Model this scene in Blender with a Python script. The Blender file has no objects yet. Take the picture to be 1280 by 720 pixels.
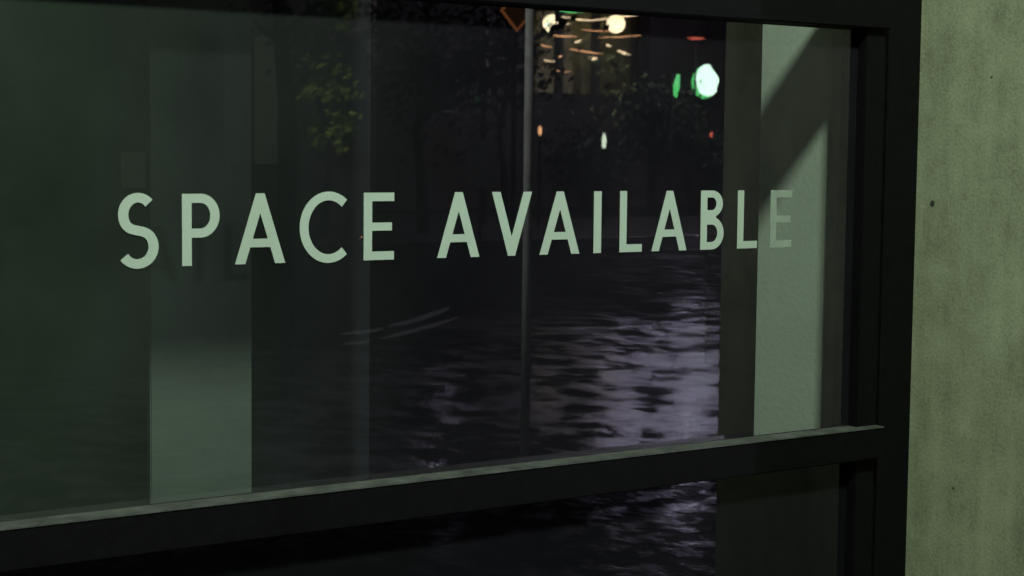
import bpy, bmesh, math, random
from mathutils import Vector, Matrix
random.seed(7)
S = bpy.context.scene
COL = S.collection
S.view_settings.view_transform = 'Standard'
S.view_settings.look = 'None'
S.view_settings.exposure = 0

# ------------------------------------------------------------------ camera
F_PX = 2200.0
YAW = math.radians(34.9); PIT = math.atan(175/2200); ROLL = 0.011
Cp = Vector((0, -3.28, 1.65))
Fv = Vector((math.sin(YAW)*math.cos(PIT), math.cos(YAW)*math.cos(PIT), -math.sin(PIT)))
Rv = Vector((math.cos(YAW), -math.sin(YAW), 0))
Uv = Rv.cross(Fv)
R2 = Rv*math.cos(ROLL) + Uv*math.sin(ROLL)
U2 = Uv*math.cos(ROLL) - Rv*math.sin(ROLL)
cd = bpy.data.cameras.new('camera'); cam = bpy.data.objects.new('camera', cd); COL.objects.link(cam)
M = Matrix((R2, U2, -Fv)).transposed().to_4x4(); M.translation = Cp
cam.matrix_world = M
cd.sensor_width = 36; cd.lens = 36*F_PX/1280; cd.clip_end = 2000; cd.clip_start = 0.05
cd.dof.use_dof = True; cd.dof.focus_distance = 4.4; cd.dof.aperture_fstop = 8
S.camera = cam

def ray(u, v): return Fv*F_PX + R2*(u-640) - U2*(v-360)
def win(u, v, y=0.0):                 # point on the plane y = const in front of the camera
    r = ray(u, v); t = (y-Cp.y)/r.y; return Cp + r*t
def refl(u, v, Y):                    # street point at real y=-Y whose mirror image in the glass falls there
    p = win(u, v, Y); return Vector((p.x, -p.y, p.z))
def refl_ground(u, v, z=-0.12):
    r = ray(u, v); t = (z-Cp.z)/r.z; p = Cp + r*t; return Vector((p.x, -p.y, p.z))

# ------------------------------------------------------------------ materials
def mat(name, col, rough=0.6, metal=0.0, noise=None, bump=0.0, bscale=40, emit=None, estr=0, spec=0.5):
    m = bpy.data.materials.new(name); m.use_nodes = True
    nt = m.node_tree; b = nt.nodes['Principled BSDF']
    b.inputs['Base Color'].default_value = (*col, 1); b.inputs['Roughness'].default_value = rough
    b.inputs['Metallic'].default_value = metal; b.inputs['Specular IOR Level'].default_value = spec
    tc = nt.nodes.new('ShaderNodeTexCoord')
    if noise:
        sc, amt = noise
        n = nt.nodes.new('ShaderNodeTexNoise'); n.inputs['Scale'].default_value = sc; n.inputs['Detail'].default_value = 6
        n.inputs['Roughness'].default_value = 0.65
        nt.links.new(tc.outputs['Object'], n.inputs['Vector'])
        r = nt.nodes.new('ShaderNodeValToRGB')
        r.color_ramp.elements[0].position = 0.3; r.color_ramp.elements[1].position = 0.7
        r.color_ramp.elements[0].color = (*[c*(1-amt) for c in col], 1)
        r.color_ramp.elements[1].color = (*[min(1, c*(1+amt)) for c in col], 1)
        nt.links.new(n.outputs['Fac'], r.inputs['Fac']); nt.links.new(r.outputs['Color'], b.inputs['Base Color'])
    if bump:
        n2 = nt.nodes.new('ShaderNodeTexNoise'); n2.inputs['Scale'].default_value = bscale; n2.inputs['Detail'].default_value = 4
        nt.links.new(tc.outputs['Object'], n2.inputs['Vector'])
        bp = nt.nodes.new('ShaderNodeBump'); bp.inputs['Strength'].default_value = bump; bp.inputs['Distance'].default_value = 0.01
        nt.links.new(n2.outputs['Fac'], bp.inputs['Height']); nt.links.new(bp.outputs['Normal'], b.inputs['Normal'])
    if emit:
        b.inputs['Emission Color'].default_value = (*emit, 1); b.inputs['Emission Strength'].default_value = estr
    return m

def concrete_mat():
    m = bpy.data.materials.new('weathered_concrete'); m.use_nodes = True
    nt = m.node_tree; b = nt.nodes['Principled BSDF']; b.inputs['Roughness'].default_value = 0.95; b.inputs['Specular IOR Level'].default_value = .2
    N = nt.nodes.new; L = nt.links.new
    tc = N('ShaderNodeTexCoord')
    n1 = N('ShaderNodeTexNoise'); n1.inputs['Scale'].default_value = 7; n1.inputs['Detail'].default_value = 10; n1.inputs['Roughness'].default_value = .7
    L(tc.outputs['Object'], n1.inputs['Vector'])
    mp = N('ShaderNodeMapping'); mp.inputs['Scale'].default_value = (9, 9, 1.2); L(tc.outputs['Object'], mp.inputs['Vector'])
    n2 = N('ShaderNodeTexNoise'); n2.inputs['Scale'].default_value = 1; n2.inputs['Detail'].default_value = 6; n2.inputs['Roughness'].default_value = .6; L(mp.outputs['Vector'], n2.inputs['Vector'])
    n3 = N('ShaderNodeTexNoise'); n3.inputs['Scale'].default_value = 120; n3.inputs['Detail'].default_value = 4; L(tc.outputs['Object'], n3.inputs['Vector'])
    a = N('ShaderNodeMath'); a.operation = 'MULTIPLY_ADD'; a.inputs[1].default_value = .85; L(n2.outputs['Fac'], a.inputs[0]); L(n1.outputs['Fac'], a.inputs[2])
    a2 = N('ShaderNodeMath'); a2.operation = 'MULTIPLY_ADD'; L(n3.outputs['Fac'], a2.inputs[0]); a2.inputs[1].default_value = .6; L(a.outputs[0], a2.inputs[2])
    r = N('ShaderNodeValToRGB'); e = r.color_ramp.elements
    dv = N('ShaderNodeMath'); dv.operation = 'MULTIPLY'; dv.inputs[1].default_value = .408; L(a2.outputs[0], dv.inputs[0])
    e[0].position = .36; e[0].color = (.18, .205, .13, 1); e[1].position = .64; e[1].color = (.43, .485, .32, 1)
    k = e.new(.5); k.color = (.315, .358, .23, 1)
    L(dv.outputs[0], r.inputs['Fac'])
    vo = N('ShaderNodeTexVoronoi'); vo.inputs['Scale'].default_value = 20; L(tc.outputs['Object'], vo.inputs['Vector'])
    pr = N('ShaderNodeValToRGB'); pr.color_ramp.elements[0].position = .03; pr.color_ramp.elements[0].color = (.65, .65, .62, 1)
    pr.color_ramp.elements[1].position = .10; pr.color_ramp.elements[1].color = (1, 1, 1, 1); L(vo.outputs['Distance'], pr.inputs['Fac'])
    mx = N('ShaderNodeMixRGB'); mx.blend_type = 'MULTIPLY'; L(n1.outputs['Fac'], mx.inputs[0]); L(r.outputs['Color'], mx.inputs[1]); L(pr.outputs['Color'], mx.inputs[2])
    L(mx.outputs[0], b.inputs['Base Color'])
    bp = N('ShaderNodeBump'); bp.inputs['Strength'].default_value = .35; bp.inputs['Distance'].default_value = .004
    L(a2.outputs[0], bp.inputs['Height']); L(bp.outputs['Normal'], b.inputs['Normal'])
    return m

def glass_mat(name='window_glass', opaque=False):
    m = bpy.data.materials.new(name); m.use_nodes = True
    nt = m.node_tree; nt.nodes.clear(); N = nt.nodes.new; L = nt.links.new
    out = N('ShaderNodeOutputMaterial')
    if opaque:
        tr = N('ShaderNodeBsdfDiffuse'); tr.inputs[0].default_value = (.005, .005, .006, 1)
    else:
        tr = N('ShaderNodeBsdfTransparent'); tr.inputs[0].default_value = (.87, .92, .88, 1)
    gl = N('ShaderNodeBsdfGlossy'); gl.inputs['Roughness'].default_value = 0; gl.inputs['Color'].default_value = (.97, .92, 1, 1)
    lw = N('ShaderNodeLayerWeight'); lw.inputs['Blend'].default_value = .5
    p = N('ShaderNodeMath'); p.operation = 'POWER'; p.inputs[1].default_value = 5; L(lw.outputs['Facing'], p.inputs[0])
    ma = N('ShaderNodeMath'); ma.operation = 'MULTIPLY_ADD'; ma.inputs[1].default_value = .8; ma.inputs[2].default_value = .040 if opaque else .09; L(p.outputs[0], ma.inputs[0])
    mx = N('ShaderNodeMixShader'); L(ma.outputs[0], mx.inputs[0]); L(tr.outputs[0], mx.inputs[1]); L(gl.outputs[0], mx.inputs[2])
    # thin uneven dust film; light haze painted in, stronger green at left, violet at right
    df = N('ShaderNodeBsdfDiffuse')
    tc = N('ShaderNodeTexCoord'); mp = N('ShaderNodeMapping'); mp.inputs['Scale'].default_value = (1.2, 1, 1.0); mp.inputs['Rotation'].default_value = (0, .5, 0)
    L(tc.outputs['Object'], mp.inputs[0]); nz = N('ShaderNodeTexNoise'); nz.inputs['Scale'].default_value = 1.6; nz.inputs['Detail'].default_value = 7; nz.inputs['Roughness'].default_value = .6
    L(mp.outputs[0], nz.inputs['Vector'])
    mr = N('ShaderNodeMapRange'); mr.inputs[1].default_value = .3; mr.inputs[2].default_value = .75; mr.inputs[3].default_value = .6; mr.inputs[4].default_value = 1.5
    L(nz.outputs['Fac'], mr.inputs[0])
    sx = N('ShaderNodeSeparateXYZ'); L(tc.outputs['Object'], sx.inputs[0])
    gr = N('ShaderNodeMapRange'); gr.interpolation_type = 'SMOOTHSTEP'; gr.inputs[1].default_value = .9; gr.inputs[2].default_value = 2.3; gr.inputs[3].default_value = .006 if opaque else .052; gr.inputs[4].default_value = .005 if opaque else .015
    L(sx.outputs['X'], gr.inputs[0])
    g2 = N('ShaderNodeMapRange'); g2.inputs[1].default_value = 1.2; g2.inputs[2].default_value = 2.2; L(sx.outputs['X'], g2.inputs[0])
    dc = N('ShaderNodeMixRGB'); dc.inputs[1].default_value = (.42, .60, .45, 1); dc.inputs[2].default_value = (.50, .46, .62, 1); L(g2.outputs[0], dc.inputs[0]); L(dc.outputs[0], df.inputs[0])
    mm = N('ShaderNodeMath'); mm.operation = 'MULTIPLY'; L(mr.outputs[0], mm.inputs[0]); L(gr.outputs[0], mm.inputs[1])
    mx2 = N('ShaderNodeMixShader'); L(mm.outputs[0], mx2.inputs[0]); L(mx.outputs[0], mx2.inputs[1]); L(df.outputs[0], mx2.inputs[2])
    L(mx2.outputs[0], out.inputs[0])
    return m

def wet_mat(name, col, r0, dist, sc, lo, hi, amax, yfade=None):
    # asphalt under a broken water film: glossy on the wet ridges, dull between them, drier on the far lane
    m = bpy.data.materials.new(name); m.use_nodes = True
    nt = m.node_tree; nt.nodes.clear(); N = nt.nodes.new; L = nt.links.new
    out = N('ShaderNodeOutputMaterial')
    df = N('ShaderNodeBsdfDiffuse'); df.inputs[0].default_value = (*col, 1)
    g1 = N('ShaderNodeBsdfGlossy'); g1.inputs['Roughness'].default_value = r0; g1.inputs['Color'].default_value = (.84, .84, .9, 1)
    g2 = N('ShaderNodeBsdfGlossy'); g2.inputs['Roughness'].default_value = .46; g2.inputs['Color'].default_value = (.84, .84, .9, 1)
    gm = N('ShaderNodeMixShader'); gm.inputs[0].default_value = .5; L(g1.outputs[0], gm.inputs[1]); L(g2.outputs[0], gm.inputs[2])
    tc = N('ShaderNodeTexCoord')
    mp = N('ShaderNodeMapping'); mp.inputs['Rotation'].default_value = (0, 0, math.radians(50)); mp.inputs['Scale'].default_value = (.75, .55, 1); L(tc.outputs['Object'], mp.inputs[0])
    n = N('ShaderNodeTexNoise'); n.inputs['Scale'].default_value = .9; n.inputs['Detail'].default_value = 3; n.inputs['Roughness'].default_value = .5; L(mp.outputs[0], n.inputs['Vector'])
    n4 = N('ShaderNodeTexNoise'); n4.inputs['Scale'].default_value = sc; n4.inputs['Detail'].default_value = 3; n4.inputs['Roughness'].default_value = .6; n4.inputs['Distortion'].default_value = .15; L(mp.outputs[0], n4.inputs['Vector'])
    ad = N('ShaderNodeMath'); ad.operation = 'MULTIPLY_ADD'; ad.inputs[1].default_value = .25; L(n.outputs['Fac'], ad.inputs[0]); L(n4.outputs['Fac'], ad.inputs[2])
    sp = N('ShaderNodeMapRange'); sp.inputs[1].default_value = lo; sp.inputs[2].default_value = hi; sp.inputs[3].default_value = .015; sp.inputs[4].default_value = amax
    L(ad.outputs[0], sp.inputs[0])
    last = sp.outputs[0]
    if yfade:
        sy = N('ShaderNodeSeparateXYZ'); L(tc.outputs['Object'], sy.inputs[0])
        # distance from the shop window decides how dry the lane is, with an uneven edge
        wv = N('ShaderNodeMath'); wv.operation = 'MULTIPLY_ADD'; wv.inputs[1].default_value = 4.0; L(n.outputs['Fac'], wv.inputs[0]); L(sy.outputs['Y'], wv.inputs[2])
        fy = N('ShaderNodeMapRange'); fy.inputs[1].default_value = yfade[1]; fy.inputs[2].default_value = yfade[0]; fy.inputs[3].default_value = .06; fy.inputs[4].default_value = 1
        L(wv.outputs[0], fy.inputs[0])
        mu = N('ShaderNodeMath'); mu.operation = 'MULTIPLY'; L(last, mu.inputs[0]); L(fy.outputs[0], mu.inputs[1]); last = mu.outputs[0]
    mx = N('ShaderNodeMixShader'); L(last, mx.inputs[0]); L(df.outputs[0], mx.inputs[1]); L(gm.outputs[0], mx.inputs[2]); L(mx.outputs[0], out.inputs[0])
    bp = N('ShaderNodeBump'); bp.inputs['Strength'].default_value = 1; bp.inputs['Distance'].default_value = dist
    L(n4.outputs['Fac'], bp.inputs['Height'])
    for s_ in (g1, g2, df): L(bp.outputs['Normal'], s_.inputs['Normal'])
    return m

def emis(name, col, s): return mat(name, (.02, .02, .02), emit=col, estr=s)

MT = dict(
 conc=concrete_mat(), glass=glass_mat(), backed=glass_mat('backed_glass', True),
 frame=mat('dark_bronze_frame', (.004, .0042, .0045), .6, .0, (30, .25), .1, 120, spec=.10),
 sill=mat('lit_frame_edge', (.09, .10, .09), .5, .2, (18, .5)),  # paler than the frame: lamp highlight on the rail top put in the colour
 vinyl=mat('pale_vinyl', (.44, .55, .46), .6, 0, (9, .06)),
 vinyl2=mat('shaded_vinyl', (.29, .355, .30), .6, 0, (30, .15)),  # darker copy of the vinyl; weaker light on the end letter put in the colour
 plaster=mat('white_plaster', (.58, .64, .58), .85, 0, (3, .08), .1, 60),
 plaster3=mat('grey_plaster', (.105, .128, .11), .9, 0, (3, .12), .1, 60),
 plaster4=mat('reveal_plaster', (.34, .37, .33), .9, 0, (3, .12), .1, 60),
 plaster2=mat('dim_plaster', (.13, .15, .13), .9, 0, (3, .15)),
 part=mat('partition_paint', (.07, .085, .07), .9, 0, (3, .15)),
 dark=mat('dark_interior', (.06, .065, .055), .9, 0, (3, .2)),
 pit=mat('pit_shadow', (.05, .05, .04), .95),
 carpet=mat('dark_carpet', (.04, .04, .04), .95, 0, (30, .3)),
 road=wet_mat('wet_asphalt', (.006, .0055, .007), .18, .006, 5.0, .57, .74, .62, (-6.0, -10.5)),
 pave=wet_mat('wet_paving', (.006, .0055, .007), .18, .004, 9, .60, .80, .25),
 kerb=mat('kerb_concrete', (.02, .02, .022), .3, 0, (6, .2)),
 glint=mat('white_glint', (.85, .85, .88), .5, 0, (4, .3)),
 board=mat('grey_board', (.6, .6, .6), .5, 0, (6, .2)),
 earth=mat('dark_ground', (.008, .008, .0075), .9, 0, (2, .3), spec=.05),
 brick=mat('brown_wall', (.012, .0095, .0085), .9, 0, (1.5, .3), .2, 20, spec=.1),
 bay=mat('cream_bay_wall', (.42, .40, .25), .9, 0, (1.5, .4)),
 wall2=mat('olive_wall', (.20, .20, .14), .9, 0, (1.5, .25)),
 pane=mat('dark_pane', (.01, .01, .012), .1),
 wallglow=mat('wall_glow_pane', (.10, .11, .07), .6, 0, (2, .3), emit=(.50, .56, .36), estr=.10),  # glow standing in for lamp light on the olive wall
 metal=mat('galvanised_pole', (.70, .68, .72), .55, .0, (20, .2)),
 dmetal=mat('dark_pole', (.02, .02, .02), .6, .0, (20, .2), spec=.2),
 orange=mat('orange_sheeting', (.5, .18, .05), .5, 0, (20, .1), emit=(.9, .34, .10), estr=1.0),  # emission stands in for lamp light caught by the sign border
 orange2=mat('orange_face', (.06, .03, .02), .5, 0, (20, .1), emit=(.9, .36, .10), estr=.08),  # faint emission stands in for lamp light on the sign face
 bark=mat('bark', (.008, .007, .006), .9, 0, (8, .35), .5, 30, spec=.1),
 leafA=mat('dark_leaves', (.008, .012, .006), .8, 0, (2, .5), spec=.1),
 leafB=mat('yellow_green_leaves', (.24, .36, .09), .7, 0, (2, .5), spec=.2),
 leafC=mat('mid_green_leaves', (.08, .11, .03), .7, 0, (2, .5), spec=.2),
 warm=emis('warm_tube', (1.0, .80, .44), 13), warm2=emis('warm_lens', (1.0, .52, .22), 9),
 red=emis('red_lens', (1, .2, .12), 5), white=emis('white_lens', (.8, 1, .7), 8),
 green=emis('green_sign_face', (.12, .85, .2), 7), signw=emis('white_sign_face', (.62, 1, .72), 15),
 lampg=emis('lamp_lens', (.85, 1, .8), 20), lampp=emis('lamp_lens_violet', (.85, .8, 1), 20),
)

# ------------------------------------------------------------------ mesh helpers
def bx(bm, x0, x1, y0, y1, z0, z1):
    vs = [bm.verts.new(c) for c in ((x0,y0,z0),(x1,y0,z0),(x1,y1,z0),(x0,y1,z0),(x0,y0,z1),(x1,y0,z1),(x1,y1,z1),(x0,y1,z1))]
    for f in ((0,3,2,1),(4,5,6,7),(0,1,5,4),(1,2,6,5),(2,3,7,6),(3,0,4,7)): bm.faces.new([vs[i] for i in f])
def tube(bm, pts, radii, n=8):
    rings = []
    for i, p in enumerate(pts):
        p = Vector(p); d = (Vector(pts[min(i+1, len(pts)-1)]) - Vector(pts[max(i-1, 0)])).normalized()
        a = d.orthogonal().normalized() if abs(d.z) < .99 else Vector((1,0,0)); b = d.cross(a).normalized(); a = b.cross(d)
        rings.append([bm.verts.new(p + (a*math.cos(2*math.pi*k/n) + b*math.sin(2*math.pi*k/n))*radii[i]) for k in range(n)])
    for r, q in zip(rings, rings[1:]):
        for k in range(n): bm.faces.new((r[k], r[(k+1)%n], q[(k+1)%n], q[k]))
    bm.faces.new(list(reversed(rings[0]))); bm.faces.new(rings[-1])
def obj(name, bm, m, parent=None, bevel=0, smooth=False):
    if bevel: bmesh.ops.bevel(bm, geom=list(bm.edges), offset=bevel, segments=2, affect='EDGES')
    bmesh.ops.recalc_face_normals(bm, faces=list(bm.faces))
    me = bpy.data.meshes.new(name); bm.to_mesh(me); bm.free(); me.materials.append(MT[m])
    if smooth:
        for p in me.polygons: p.use_smooth = True
    o = bpy.data.objects.new(name, me); COL.objects.link(o)
    if parent: o.parent = parent; o.matrix_parent_inverse = Matrix.Translation(-parent.location)
    return o
def box(name, c, m, parent=None, bevel=0):
    bm = bmesh.new(); bx(bm, *c); return obj(name, bm, m, parent, bevel)
def thing(name, label, cat, loc=(0,0,0), group=None):
    o = bpy.data.objects.new(name, None); COL.objects.link(o); o.location = loc; o.empty_display_size = .1
    o['label'] = label; o['category'] = cat
    if group: o['group'] = group
    return o
def tag(o, label, cat, group=None):
    o['label'] = label; o['category'] = cat
    if group: o['group'] = group
    if o.type == 'MESH':            # origin to the middle of the thing
        vs = o.data.vertices; c = Vector([(min(v.co[i] for v in vs)+max(v.co[i] for v in vs))/2 for i in range(3)])
        o.data.transform(Matrix.Translation(-c)); o.location = c
    return o
def struct(o): o['kind'] = 'structure'; return o

# ------------------------------------------------------------------ the setting
g = bmesh.new(); vs = [g.verts.new(c) for c in ((-400,-600,-.14),(400,-600,-.14),(400,400,-.14),(-400,400,-.14))]; g.faces.new(vs)
struct(obj('ground', g, 'earth'))
struct(box('road', (-120, 160, -24, -3.92, -.135, -.12), 'road'))
struct(box('pavement', (-120, 160, -3.78, -.12, -.13, 0), 'pave'))
struct(box('far_pavement', (-120, 160, -44, -24.15, -.13, -.09), 'earth'))
struct(box('near_kerb', (-120, 160, -3.919, -3.781, -.13, .004), 'kerb'))
struct(box('far_kerb', (-120, 160, -24.149, -24.001, -.13, -.085), 'kerb'))
def ribbon(px, wd):  # flat white strips painted for light streaks on the wet road
    pts = [refl_ground(u, v, -.116) for u, v in px]; bm = bmesh.new(); prev = None
    for i, p in enumerate(pts):
        d = (pts[min(i+1, len(pts)-1)]-pts[max(i-1, 0)]).normalized(); n = Vector((-d.y, d.x, 0)); w_ = wd*(.25 if i in (0, len(pts)-1) else 1)
        q = (bm.verts.new(p+n*w_), bm.verts.new(p-n*w_))
        if prev: bm.faces.new((prev[0], prev[1], q[1], q[0]))
        prev = q
    struct(obj('road_glint', bm, 'glint'))
ribbon(((425,418),(440,417),(460,414),(478,410)), .10)
ribbon(((486,408),(500,405),(520,400),(545,391),(562,384)), .07)
ribbon(((428,431),(445,429),(462,426)), .09)
ribbon(((474,424),(500,418),(540,407),(574,396)), .06)
ribbon(((714,411),(724,411),(734,410)), .08)
ribbon(((718,427),(730,426),(742,425)), .06)
ribbon(((742,443),(756,442),(772,441)), .07)

# ------------------------------------------------------------------ shop window measurements
X0 = -1.4
XG = win(1066, 300).x; XR = win(1106, 530, -.06).x; XC = win(1149, 360, -.02).x
ZR = (win(200, 641, -.06).z + win(1000, 543, -.06).z)/2      # top of the rail
ZH = (win(1068, 33, -.05).z + win(955, 26, -.05).z)/2        # underside of the head
HT = .20
w = thing('shop_window', 'dark framed shop window with a low cross rail, reflecting the wet street', 'window', (2.2, 0, 1.2))
def pane(name, x0, x1, z0, z1, m='glass'):
    bm = bmesh.new(); bm.faces.new([bm.verts.new(c) for c in ((x0,0,z0),(x1,0,z0),(x1,0,z1),(x0,0,z1))]); return obj(name, bm, m, w)
RH = .085
pane('glass_pane', X0, XG+.01, ZR-.02, ZH+.01)['label'] = 'large main pane carrying the lettering'
pane('glass_pane', X0, XG+.01, .25, ZR-RH+.01, 'backed')['label'] = 'lower dark backed pane under the cross rail'
pane('glass_pane', 2.75, XG+.01, ZH+HT-.01, ZH+HT+.55)['label'] = 'upper pane above the head bar'
box('cross_rail', (X0, XR, -.058, .03, ZR-RH, ZR-.004), 'frame', w, .003)
bm = bmesh.new(); bx(bm, X0, XR-.002, -.060, -.001, ZR-.0035, ZR); obj('rail_edge', bm, 'sill', w)
box('head_bar', (X0, XR, -.05, .05, ZH, ZH+HT), 'frame', w, .003)
box('jamb', (XG, XR-.003, -.03, .06, .0, ZH+HT+.7), 'frame', w, .003)
box('jamb', (XR, XC+.02, .0, .08, .0, ZH+HT+.7), 'frame', w, .003)
bm = bmesh.new(); bx(bm, XR+.03, XR+.042, -.008, -.001, .02, ZH+.6); obj('jamb_bead', bm, 'frame', w)
box('bottom_rail', (X0, XR-.003, -.04, .05, 0, .25), 'frame', w, .003)
box('light_stop_panel', (X0, 2.75, -.01, .08, ZH+HT+.001, ZH+HT+.76), 'frame', w)  # unseen solid panel added to keep lamp light off the inner wall panel
box('top_rail', (2.751, XR, -.05, .12, ZH+HT+.5, ZH+HT+.76), 'frame', w)
box('mullion', (X0-.06, X0-.001, -.04, .06, 0, ZH+HT+.7), 'frame', w, .003)

# concrete column, standing out from the window towards the street
pe = win(897, 400, 0); th = math.atan2(pe.x-Cp.x, pe.y-Cp.y)
PRO = XC/math.tan(th) + Cp.y
cc = thing('concrete_column', 'weathered greenish concrete column standing right of the shop window', 'column', (XC+.05, -PRO*.5, 1.6))
box('shaft', (XC, XC+1.0, -PRO, .35, -.0, 4.2), 'conc', cc, .012)
def on_side(u, v):
    r = ray(u, v); return Cp + r*((XC-Cp.x)/r.x)
for u, v, r in ((1166, 254, .0075), (1192, 610, .003), (1240, 96, .0025)):
    p = on_side(u, v); bm = bmesh.new(); tube(bm, [(XC-.0012, p.y, p.z), (XC+.004, p.y, p.z)], [r, r*.7], 14); obj('tie_hole', bm, 'pit', cc)
b_ = thing('shop_building', 'dark upper facade above the shop window and its side walls', 'building', (0, 0, 0))
box('facade_wall', (-14, XC+1, .125, .35, ZH+HT+.60, 4.2), 'conc', b_)
box('facade_wall', (-14, X0-.061, -.02, .35, 0, ZH+HT+.599), 'conc', b_)
box('roof_slab', (-14, 6, .36, 7.4, 3.9, 4.15), 'dark', b_)

# ------------------------------------------------------------------ empty shop behind the glass
room = thing('shop_room', 'dark empty shop interior behind the window glass', 'room', (1, 3, 0))
box('floor', (-6, 9, .36, 7, -.05, .0), 'carpet', room)
box('floor', (X0-.06, XC, .081, .359, -.05, .0), 'carpet', room)
box('back_wall', (-6, 9, 7, 7.2, 0, 3.6), 'dark', room)
box('ceiling', (-6, 9, .351, 7, 3.0, 3.1), 'dark', room)
box('side_wall', (-6.2, -6, .36, 7, 0, 3.1), 'dark', room)
box('side_wall', (9, 9.2, .36, 7, 0, 3.1), 'dark', room)
# pilaster next to the right jamb
XP = XG + .07
tag_y = lambda u: XP/math.tan(YAW + math.atan((u-640)/F_PX)) + Cp.y
yl, yr = tag_y(946), tag_y(1030)
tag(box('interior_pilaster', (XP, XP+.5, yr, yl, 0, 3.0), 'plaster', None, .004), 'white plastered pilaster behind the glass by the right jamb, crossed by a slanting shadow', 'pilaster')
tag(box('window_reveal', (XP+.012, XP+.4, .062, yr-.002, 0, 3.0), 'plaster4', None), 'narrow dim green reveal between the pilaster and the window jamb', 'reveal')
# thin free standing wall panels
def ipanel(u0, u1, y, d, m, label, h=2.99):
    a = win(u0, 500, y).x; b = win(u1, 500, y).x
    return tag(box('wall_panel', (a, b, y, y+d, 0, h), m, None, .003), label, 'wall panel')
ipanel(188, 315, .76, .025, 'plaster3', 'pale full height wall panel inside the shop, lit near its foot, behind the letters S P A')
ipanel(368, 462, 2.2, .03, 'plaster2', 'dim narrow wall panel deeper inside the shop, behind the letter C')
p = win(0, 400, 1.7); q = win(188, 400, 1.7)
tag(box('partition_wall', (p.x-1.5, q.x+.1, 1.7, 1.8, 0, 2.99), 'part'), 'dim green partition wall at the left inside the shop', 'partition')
a = win(150, 235, 1.69); c = win(187, 190, 1.69)
nb = thing('notice_board', 'small pale notice board on the dim partition wall', 'notice board', (a.x, 1.69, a.z))
box('board', (a.x, c.x, 1.68, 1.698, a.z, c.z), 'plaster', nb); box('frame', (a.x-.01, c.x+.01, 1.686, 1.699, a.z-.01, c.z+.01), 'dark', nb)

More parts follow.
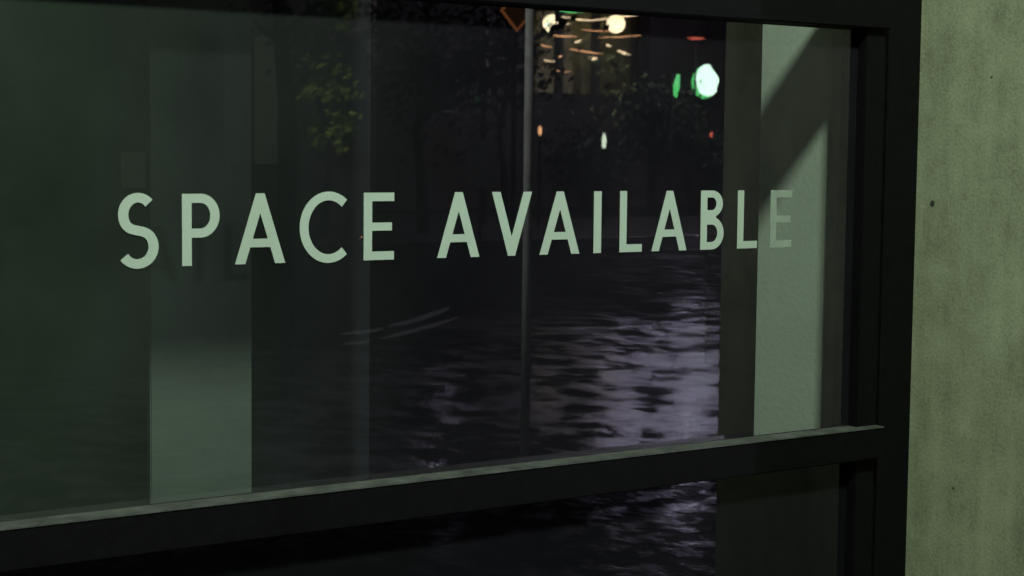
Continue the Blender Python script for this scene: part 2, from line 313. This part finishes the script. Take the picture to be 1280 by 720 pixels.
# ------------------------------------------------------------------ lettering
def curve_mesh(loops, ext):
    cu = bpy.data.curves.new('c', 'CURVE'); cu.dimensions = '2D'; cu.fill_mode = 'BOTH'; cu.extrude = ext
    for lp in loops:
        sp = cu.splines.new('POLY'); sp.points.add(len(lp)-1)
        for i, (x, y) in enumerate(lp): sp.points[i].co = (x, y, 0, 1)
        sp.use_cyclic_u = True
    o = bpy.data.objects.new('c', cu); COL.objects.link(o)
    bpy.context.view_layer.update()
    dg = bpy.context.evaluated_depsgraph_get()
    me = bpy.data.meshes.new_from_object(o.evaluated_get(dg)); bpy.data.objects.remove(o); return me
def arc(cx, cy, rx, ry, a0, a1, n=24):
    return [(cx+rx*math.cos(math.radians(a0+(a1-a0)*i/n)), cy+ry*math.sin(math.radians(a0+(a1-a0)*i/n))) for i in range(n+1)]
T = .144; TH = .127
def glyph(ch, w_):
    t, h = T, TH
    if ch == 'I': return [[(0,0),(w_,0),(w_,1),(0,1)]]
    if ch == 'L': return [[(0,0),(w_,0),(w_,h),(t,h),(t,1),(0,1)]]
    if ch == 'E':
        m = w_*.93
        return [[(0,0),(w_,0),(w_,h),(t,h),(t,.435),(m,.435),(m,.435+h*.95),(t,.435+h*.95),(t,1-h),(w_,1-h),(w_,1),(0,1)]]
    if ch in 'AV':
        a = t*.95; fw = t*1.12; s = w_/2-a/2
        inn = lambda y: fw + s*y
        yi = (w_/2-fw)/s
        if ch == 'V': return [[(0,1),(fw,1),(w_/2,1-yi),(w_-fw,1),(w_,1),(w_/2+a/2,0),(w_/2-a/2,0)]]
        y0, y1 = .235, .235+h*.95
        return [[(0,0),(fw,0),(inn(y0),y0),(w_-inn(y0),y0),(w_-fw,0),(w_,0),(w_/2+a/2,1),(w_/2-a/2,1)],
                [(inn(y1),y1),(w_-inn(y1),y1),(w_/2,yi)]]
    if ch == 'P':
        r = .305; xc = max(t, w_-r*.95); rx = w_-xc
        return [[(0,0),(t,0),(t,1-2*r)] + arc(xc,1-r,rx,r,-90,90) + [(0,1)],
                [(t,1-2*r+h)] + arc(xc,1-r,rx-t,r-h,-90,90) + [(t,1-h)]]
    if ch == 'B':
        r1, r2 = .275, .225; xc = w_-.27; rx1 = w_-xc; rx2 = rx1-.03; 
        return [[(0,0)] + arc(xc,r1,rx1,r1,-90,68) + arc(xc,1-r2,rx2,r2,-68,90) + [(0,1)],
                [(t,h)] + arc(xc,r1,rx1-t,r1-h,-90,90) + [(t,2*r1-h)],
                [(t,1-2*r2+h*.93)] + arc(xc,1-r2,rx2-t,r2-h*.93,-90,90) + [(t,1-h*.93)]]
    if ch == 'C':
        rx = w_/1.64
        return [arc(rx,.5,rx,.52,50,310,48) + arc(rx,.5,rx-t,.52-h,311,49,48)]
    if ch == 'S':
        hx = w_/2; top = 1.015-h/2; bot = -.015+h/2
        ru = (top-.5)/2+.005; rl = (.5-bot)/2+.005
        cu_, cl_ = top-ru, bot+rl
        xu, xl = w_/2-t/2-.015, w_/2-t/2+.005
        up = arc(hx+.01, cu_, xu, ru, 42, 205, 30); lo = arc(hx, cl_, xl, rl, 28, -145, 30)
        p0, p3 = up[-1], lo[0]
        d0 = (Vector(up[-1])-Vector(up[-2])).normalized(); d1 = (Vector(lo[1])-Vector(lo[0])).normalized(); k = (Vector(p3)-Vector(p0)).length*.42
        p1 = (p0[0]+d0.x*k, p0[1]+d0.y*k); p2 = (p3[0]-d1.x*k, p3[1]-d1.y*k)
        mid = []
        for i in range(1, 16):
            s = i/16; c = ((1-s)**3, 3*s*(1-s)**2, 3*s*s*(1-s), s**3)
            mid.append(tuple(sum(cc_*pp[d] for cc_, pp in zip(c, (p0,p1,p2,p3))) for d in (0,1)))
        pts = up + mid + lo
        L_, R_ = [], []
        for i, p_ in enumerate(pts):
            a_ = pts[max(i-1,0)]; b2 = pts[min(i+1,len(pts)-1)]; d = Vector((b2[0]-a_[0], b2[1]-a_[1])).normalized()
            k = .5*(t*abs(d.y)**2 + h*d.x**2)*1.03; L_.append((p_[0]-d.y*k, p_[1]+d.x*k)); R_.append((p_[0]+d.y*k, p_[1]-d.x*k))
        return [L_ + R_[::-1]]
LET = [('S',145,197),('P',227,274),('A',293,356),('C',374,433),('E',454,492),('A',546,599),('V',614,664),('A',674,724),('I',741.5,751),('L',774,802),('A',814,858),('B',875,904),('L',921,946),('E',962,989)]
zt = sum(win(u, v).z for u, v in ((235,241),(470,239),(750,239),(970,240)))/4
zb = sum(win(u, v).z for u, v in ((235,331),(470,323),(750,316),(970,312)))/4
H = zt-zb
zl = Vector((win(146, 280).x, -.002, zb))
let = thing('window_lettering', 'pale green capital letters SPACE AVAILABLE stuck on the glass', 'lettering', zl)
for ch, u0, u1 in LET:
    xa, xb = win(u0, 280).x, win(u1, 280).x
    me = curve_mesh(glyph(ch, (xb-xa)/H), .0002)
    for v_ in me.vertices:
        x, y, z = v_.co; v_.co = (x*H, -z, y*H)
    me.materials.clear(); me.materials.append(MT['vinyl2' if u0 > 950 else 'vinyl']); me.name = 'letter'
    o = bpy.data.objects.new('letter', me); COL.objects.link(o); o.parent = let
    o.location = (xa-zl.x, 0, 0); o['label'] = 'letter ' + ch

# ------------------------------------------------------------------ street things
def lamp(x, y, h, lens, label, power, col, ang, r=.12, arm=1.2):
    t = thing('street_lamp', label, 'street lamp', (x, y, 0))
    dx, dy = math.cos(ang), math.sin(ang)
    bx0, by0 = x-dx*arm, y-dy*arm
    t.location = (bx0, by0, 0)
    bm = bmesh.new(); tube(bm, [(bx0,by0,-.1),(bx0,by0,h*.5),(bx0,by0,h+.1)], [.09,.07,.05]); obj('pole', bm, 'dmetal', t, smooth=True)
    bm = bmesh.new(); tube(bm, [(bx0,by0,h+.05),(bx0+dx*arm*.5,by0+dy*arm*.5,h+.25),(x-dx*.2,y-dy*.2,h+.22)], [.04,.035,.03]); obj('arm', bm, 'dmetal', t, smooth=True)
    bm = bmesh.new(); tube(bm, [(x-dx*.3,y-dy*.3,h+.2),(x,y,h+.22),(x+dx*.3,y+dy*.3,h+.18)], [.06,.15,.07], 12); obj('lamp_head', bm, 'dmetal', t, smooth=True)
    bm = bmesh.new(); tube(bm, [(x,y,h+.02),(x,y,h+.08)], [.10,.13], 12); obj('lens', bm, lens, t)
    ld = bpy.data.lights.new('street_light', 'POINT'); ld.energy = power; ld.color = col; ld.shadow_soft_size = r
    lo = bpy.data.objects.new('street_light', ld); COL.objects.link(lo); lo.location = (x, y, h-.02-r)
    return t
# key lamp over the near pavement
lamp(1.5, -3.35, 5.85, 'lampg', 'street lamp with greenish light standing at the near kerb before the window', 1150, (.87, 1.0, .81), math.pi/2, .26)
# lamps across the street whose light lies on the wet road, the last two added for glare
pv = refl(872, -4, 31)
lamp(pv.x, pv.y, pv.z+.3, 'lampp', 'violet white street lamp across the road, above the round lit sign', 5200, (.84, .83, 1.0), math.pi, .35, 2.6)
pv = refl(790, -25, 30)  # unseen lamp added to spread the road glare further left
lamp(pv.x, pv.y, pv.z+.3, 'lampp', 'added dimmer violet white lamp on a long arm, before the lit garage bay', 750, (.84, .82, 1.0), math.pi, .35, 3.4)
pv = refl(560, -45, 30)  # unseen lamp added to bring glints to the left centre of the road
lamp(pv.x, pv.y, pv.z+.3, 'lampp', 'added weak violet lamp behind the dark leafy tree left of the lit bay', 120, (.84, .82, 1.0), math.pi, .35, 1.0)

# slim post at the near kerb
pb = refl(659, 300, 3.6)
t = thing('kerb_post', 'slim pale metal post standing at the near kerb', 'post', (pb.x, pb.y, 0))
bm = bmesh.new(); tube(bm, [(pb.x,pb.y,0),(pb.x,pb.y,2.9)], [.022,.022], 10); obj('pole', bm, 'metal', t, smooth=True)
bm = bmesh.new(); tube(bm, [(pb.x,pb.y,2.901),(pb.x,pb.y,2.93)], [.026,.015], 10); obj('cap', bm, 'dmetal', t)
bm = bmesh.new(); tube(bm, [(pb.x,pb.y,0),(pb.x,pb.y,.05)], [.05,.03], 10); obj('base_collar', bm, 'metal', t)
# diamond warning sign across the road
pd = refl(646, 14, 20)
t = thing('diamond_sign', 'small orange outlined diamond shaped warning sign on a post across the road', 'sign', (pd.x, pd.y, 0))
def diamond(bm, c, r, y0, y1):
    f = [[bm.verts.new((c.x+dx*r, y, c.z+dz*r)) for dx, dz in ((0,-1),(1,0),(0,1),(-1,0))] for y in (y0, y1)]
    bm.faces.new(f[0]); bm.faces.new(f[1][::-1])
    for k in range(4): bm.faces.new((f[0][k], f[0][(k+1)%4], f[1][(k+1)%4], f[1][k]))
bm = bmesh.new(); diamond(bm, pd, .33, pd.y, pd.y+.01); obj('border', bm, 'orange', t)
bm = bmesh.new(); diamond(bm, pd, .27, pd.y+.012, pd.y+.02); obj('face', bm, 'orange2', t)
bm = bmesh.new(); tube(bm, [(pd.x,pd.y-.05,-.1),(pd.x,pd.y-.05,pd.z+.2)], [.04,.04]); obj('post', bm, 'bark', t)

# board across the road
a = refl(585, 235, 24.6); c = refl(620, 176, 24.6)
t = thing('street_board', 'small blank grey board on a post across the road', 'sign', ((a.x+c.x)/2, -24.6, 0))
box('panel', (a.x, c.x, -24.63, -24.6, a.z, c.z), 'board', t)
bm = bmesh.new(); tube(bm, [((a.x+c.x)/2,-24.66,-.09),((a.x+c.x)/2,-24.66,c.z)], [.03,.03]); obj('post', bm, 'dmetal', t)

# trees
def tree(x, y, h, cr, leaf, label, nleaf=1500, tr=.16, base=.38, seed=1, name='street_tree'):
    rnd = random.Random(seed)
    t = thing(name, label, 'tree', (x, y, 0), None)
    bm = bmesh.new(); pts = [(x+rnd.uniform(-.08,.08)*k, y+rnd.uniform(-.08,.08)*k, -.12+h*.9*k/6) for k in range(7)]
    tube(bm, pts, [tr*(1-.8*k/6) for k in range(7)], 8)
    tips = []
    for k in range(14):
        s = base + (1-base)*rnd.random()*.8; z0 = h*s*.9; a = rnd.uniform(0, 6.28); L = cr*rnd.uniform(.6, 1.0)
        p0 = Vector((x, y, z0)); p1 = p0 + Vector((math.cos(a)*L*.5, math.sin(a)*L*.5, L*.35)); p2 = p0 + Vector((math.cos(a)*L, math.sin(a)*L, L*.55+rnd.uniform(-.3,.3)))
        tube(bm, [p0, p1, p2], [tr*.35, tr*.2, tr*.06], 5); tips += [p1, p2, (p1+p2)/2]
    obj('trunk', bm, 'bark', t, smooth=True)
    bm = bmesh.new()
    for i in range(nleaf):
        c = rnd.choice(tips); rr = cr*.33
        p = c + Vector((rnd.gauss(0,rr), rnd.gauss(0,rr), rnd.gauss(0,rr*.8)))
        s = rnd.uniform(.05,.13); n = Vector((rnd.uniform(-1,1),rnd.uniform(-1,1),rnd.uniform(-1,1))).normalized(); u_ = n.orthogonal().normalized(); v_ = n.cross(u_)
        bm.faces.new([bm.verts.new(p+u_*s), bm.verts.new(p+v_*s*.5), bm.verts.new(p-u_*s), bm.verts.new(p-v_*s*.5)])
    obj('crown', bm, leaf, t)
for (u, Y, h, cr, leaf, lab, tr, sd, nl, bs) in (
    (362, 25.0, 7.5, 1.0, 'leafA', 'thick dark trunked tree across the road, leftmost of the trees', .24, 3, 300, .3),
    (405, 26.3, 6.4, .5, 'leafB', 'narrow tree with yellow green leaves lit from below', .1, 5, 2400, .30),
    (530, 27, 7, 2.4, 'leafA', 'dark leafy tree across the road, left of the blank board', .14, 8, 3000, .3),
    (632, 27, 7, 1.2, 'leafA', 'thin bare looking tree right of the blank board', .09, 9, 200, .3),
    (735, 33, 2.0, 1.0, 'leafA', 'low dark tree before the lit garage bay', .1, 12, 2200, .3),
    (782, 35, 5.0, .8, 'leafC', 'thin leaved tree standing in front of the right end of the lit bay', .05, 22, 260, .3),
    (815, 33, 3.7, .9, 'leafA', 'bushy dark tree left of the round lit sign', .12, 15, 2600, .3),
    (895, 33.5, 2.1, .8, 'leafA', 'low dark shrubby tree below the round lit sign', .08, 18, 1600, .3)):
    p = refl(u, 185, Y); tree(p.x, p.y, h, cr, leaf, lab, nl, tr, bs, sd)
# ground spotlight added to brighten the leaves of the pale leaved tree
pt = refl(405, 185, 26.3); pu = Vector((pt.x-.2, pt.y+1.9, -.09))
t = thing('added_uplight', 'small added ground spotlight brightening the yellow green tree', 'spotlight', pu)
bm = bmesh.new(); tube(bm, [pu, pu+Vector((0,0,.10))], [.09,.10], 12); obj('housing', bm, 'dmetal', t)
bm = bmesh.new(); tube(bm, [pu+Vector((0,0,.101)), pu+Vector((0,0,.106))], [.08,.08], 12); obj('lens', bm, 'warm2', t)
ld = bpy.data.lights.new('added_leaf_light', 'SPOT'); ld.energy = 360; ld.color = (1, .95, .5); ld.spot_size = math.radians(70); ld.spot_blend = .9; ld.shadow_soft_size = .08
lo = bpy.data.objects.new('added_leaf_light', ld); COL.objects.link(lo); lo.location = pu+Vector((0,0,.2))
lo.rotation_euler = (Vector((pt.x, pt.y, 4.4)) - lo.location).to_track_quat('-Z', 'Y').to_euler()

# lit garage building across the road
Yb = 36
def P(u, v, Y=Yb): return refl(u, v, Y)
gb = thing('garage_building', 'long brown building across the road with a warm lit open bay', 'building', (30, -Yb, 0))
xa, xb = P(668, 60).x, P(812, 60).x; XE = xb + 9
z0, z1 = P(740, 118).z, P(740, -15).z
bm = bmesh.new(); bx(bm, 20.5, xa, -Yb-8, -Yb, 0, 9); bx(bm, xb, 60, -Yb-.4, -Yb, 0, 9); bx(bm, xa+.001, xb-.001, -Yb-.4, -Yb, z1, 9); bx(bm, xa+.001, xb-.001, -Yb-.4, -Yb, 0, z0)
obj('wall', bm, 'brick', gb)
box('bay_wall', (xa+.002, XE, -Yb-8, -Yb-7.6, 0, 9), 'bay', gb)
box('bay_wall', (XE+.001, XE+.4, -Yb-8, -Yb-.41, 0, 9), 'bay', gb)
box('ceiling_slab', (xa+.002, XE, -Yb-7.59, -Yb-.41, z1+.35, z1+.55), 'bay', gb)
box('floor_slab', (xa+.002, XE, -Yb-7.59, -Yb-.41, z0-.4, z0-.1), 'brick', gb)
for k in (.35, .75, 1.15, 1.5, 1.9):
    x = xa + (xb-xa)*k; box('column', (x-.09, x+.09, -Yb-5.3, -Yb-5.05, z0-.098, z1+.348), 'dark', gb)
box('beam', (xa+.003, XE-.001, -Yb-4.2, -Yb-3.9, z1-.15, z1+.349), 'dark', gb)
def strip(u0, v0, u1, v1, th_, Y, m):
    th_ *= 1.15
    a, b = P(u0, v0, Y), P(u1, v1, Y); bm = bmesh.new(); tube(bm, [a, (a+b)/2+Vector((0,0,-.02)), b], [th_*.4, th_, th_*.3], 8); obj('ceiling_light', bm, m, gb)
for a in ((678,27,712,30,.03,Yb+1,'warm'),(702,21,744,26,.022,Yb+2,'warm'),(742,25,806,17,.028,Yb+3,'warm'),(684,43,722,46,.018,Yb+2,'warm2'),(712,61,752,67,.02,Yb+3,'warm2'),
          (737,72,746,73,.05,Yb+2,'warm'),(682,30,688,30,.06,Yb+.6,'signw'),(674,55,690,59,.02,Yb+3,'warm2'),(772,63,787,68,.04,Yb+3.6,'warm'),(700,13,730,14,.045,Yb+3,'green'),(748,47,802,44,.016,Yb+3.6,'warm2'),(690,88,716,90,.012,Yb+4,'warm2'),
          (768,33,777,33,.04,Yb+3.7,'signw'),(716,53,727,50,.025,Yb+3.5,'warm'),(726,37,770,39,.014,Yb+3.4,'warm2'),(680,75,694,77,.018,Yb+3.8,'warm'),(758,56,764,57,.03,Yb+3.6,'warm'),(698,70,703,70,.025,Yb+3.6,'warm2')):
    strip(*a)
for uu in (690, 770):
    pl = P(uu, 30, Yb+6.2); ld = bpy.data.lights.new('bay_light', 'POINT'); ld.energy = 55; ld.color = (1, .90, .5); ld.shadow_soft_size = .3
    lo = bpy.data.objects.new('bay_light', ld); COL.objects.link(lo); lo.location = pl
for (u, v) in ((840,150),(925,150),(960,150),(560,120),(600,120)):
    p0 = P(u-10, v+18, Yb-.02); p1 = P(u+10, v-18, Yb-.02)
    f = box('window', (p0.x-.05, p1.x+.05, -Yb+.001, -Yb+.04, p0.z-.05, p1.z+.05), 'dark', gb); box('pane', (p0.x, p1.x, -Yb+.042, -Yb+.05, p0.z, p1.z), 'pane', f)

# round lit sign
c = P(885, 103, Yb-.6)
sg = thing('lit_sign', 'round glowing white green sign on the brown building', 'sign', c)
R_ = 20*44/2200
bm = bmesh.new(); n = 40; ring = []
for k in range(n):
    a_ = 2*math.pi*k/n; r = R_*(1 + .26*max(0, math.cos(a_-math.radians(100)))**6 - .20*max(0, math.cos(a_-math.radians(215)))**4 + .05*math.sin(5*a_) + .03*math.sin(9*a_+1))
    ring.append((c.x+r*math.cos(a_), c.z+r*math.sin(a_)))
f1 = [bm.verts.new((x, c.y, z)) for x, z in ring]; f2 = [bm.verts.new((x, c.y-.12, z)) for x, z in ring]
bm.faces.new(f1); bm.faces.new(f2[::-1])
for k in range(n): bm.faces.new((f1[k], f1[(k+1)%n], f2[(k+1)%n], f2[k]))
obj('sign_face', bm, 'signw', sg)
bm = bmesh.new(); tube(bm, [(c.x, c.y-.125, c.z),(c.x, c.y-.2, c.z)], [R_*1.14, R_*1.14], 28); obj('rim', bm, 'green', sg)
bm = bmesh.new(); tube(bm, [(c.x, c.y-.2, c.z),(c.x, c.y-.6, c.z)], [.05,.05], 8); obj('bracket', bm, 'dmetal', sg)
a = P(843, 121, Yb-4.6); d = P(850, 93, Yb-4.6)
s2 = thing('banner_sign', 'narrow green glowing sign left of the round one', 'sign', a)
bm = bmesh.new()
tube(bm, [(a.x+.06, a.y-.03, a.z), ((a.x+d.x)/2, a.y-.03, (a.z+d.z)/2), (d.x-.03, a.y-.03, d.z)], [.05, .085, .04], 10); obj('sign_face', bm, 'green', s2)
bm = bmesh.new(); tube(bm, [((a.x+d.x)/2, a.y-.2, -.09), ((a.x+d.x)/2, a.y-.2, d.z)], [.04, .04]); obj('post', bm, 'dmetal', s2)
# small lights
def bollard(u, v, Y, m, label, hh=.16, ww=.05):
    p = P(u, v, Y); t = thing('lantern_post', label, 'lantern', (p.x, p.y, 0))
    bm = bmesh.new(); tube(bm, [(p.x,p.y,-.09),(p.x,p.y,p.z-hh)], [.04,.03]); obj('post', bm, 'dmetal', t)
    bm = bmesh.new(); tube(bm, [(p.x,p.y,p.z-hh),(p.x,p.y,p.z),(p.x,p.y,p.z+hh)], [ww*.8,ww*1.3,ww*.4], 10); obj('lantern', bm, m, t)
    bm = bmesh.new(); tube(bm, [(p.x,p.y,p.z+hh+.002),(p.x,p.y,p.z+hh+.05)], [ww*1.6,ww*.3], 10); obj('cap', bm, 'dmetal', t)
bollard(755, 176, 28, 'white', 'greenish white lantern post across the road', .17, .045)
bollard(675, 163, 28, 'warm2', 'amber lantern post across the road, left of the white one', .1, .035)
bollard(889, 168, 28, 'red', 'reddish lantern post under the round sign', .07, .025)
bollard(870, 48, 35.5, 'red', 'tall red lamp above the narrow green sign', .03, .2)

# second building on the left
hb = thing('olive_building', 'olive rendered building across the road at the left', 'building', (12, -30, 0))
x0 = P(120, 100, 31.2).x; x1 = P(470, 100, 31.2).x
box('wall', (x0, x1, -39, -31.2, -.1, 8), 'wall2', hb)
for u, pm, hw in ((210, 'pane', 14), (262, 'pane', 14), (331, 'wallglow', 14), (440, 'pane', 14)):  # the glowing pane is added in place of a lit strip of wall
    p0 = P(u-hw, 205, 31.2); p1 = P(u+hw, 45, 31.2)
    f = box('window', (p0.x-.06, p1.x+.06, -31.199, -31.15, p0.z-.06, p1.z+.06), 'dark', hb)
    box('pane', (p0.x, p1.x, -31.148, -31.14, p0.z, p1.z), pm, f)
box('parapet', (x0-.1, x1+.1, -39.1, -31.1, 8.001, 8.3), 'brick', hb)

# ------------------------------------------------------------------ night sky
wd = bpy.data.worlds.new('World'); S.world = wd; wd.use_nodes = True
nt = wd.node_tree; bg = nt.nodes['Background']
sky = nt.nodes.new('ShaderNodeTexSky'); sky.sky_type = 'NISHITA'; sky.sun_disc = False; sky.sun_elevation = math.radians(-4); sky.sun_rotation = math.radians(200)
mx = nt.nodes.new('ShaderNodeMixRGB'); mx.blend_type = 'ADD'; mx.inputs[0].default_value = 1; mx.inputs[2].default_value = (.13, .12, .15, 1)
nt.links.new(sky.outputs[0], mx.inputs[1]); nt.links.new(mx.outputs[0], bg.inputs[0]); bg.inputs[1].default_value = .13
bpy.context.view_layer.update()
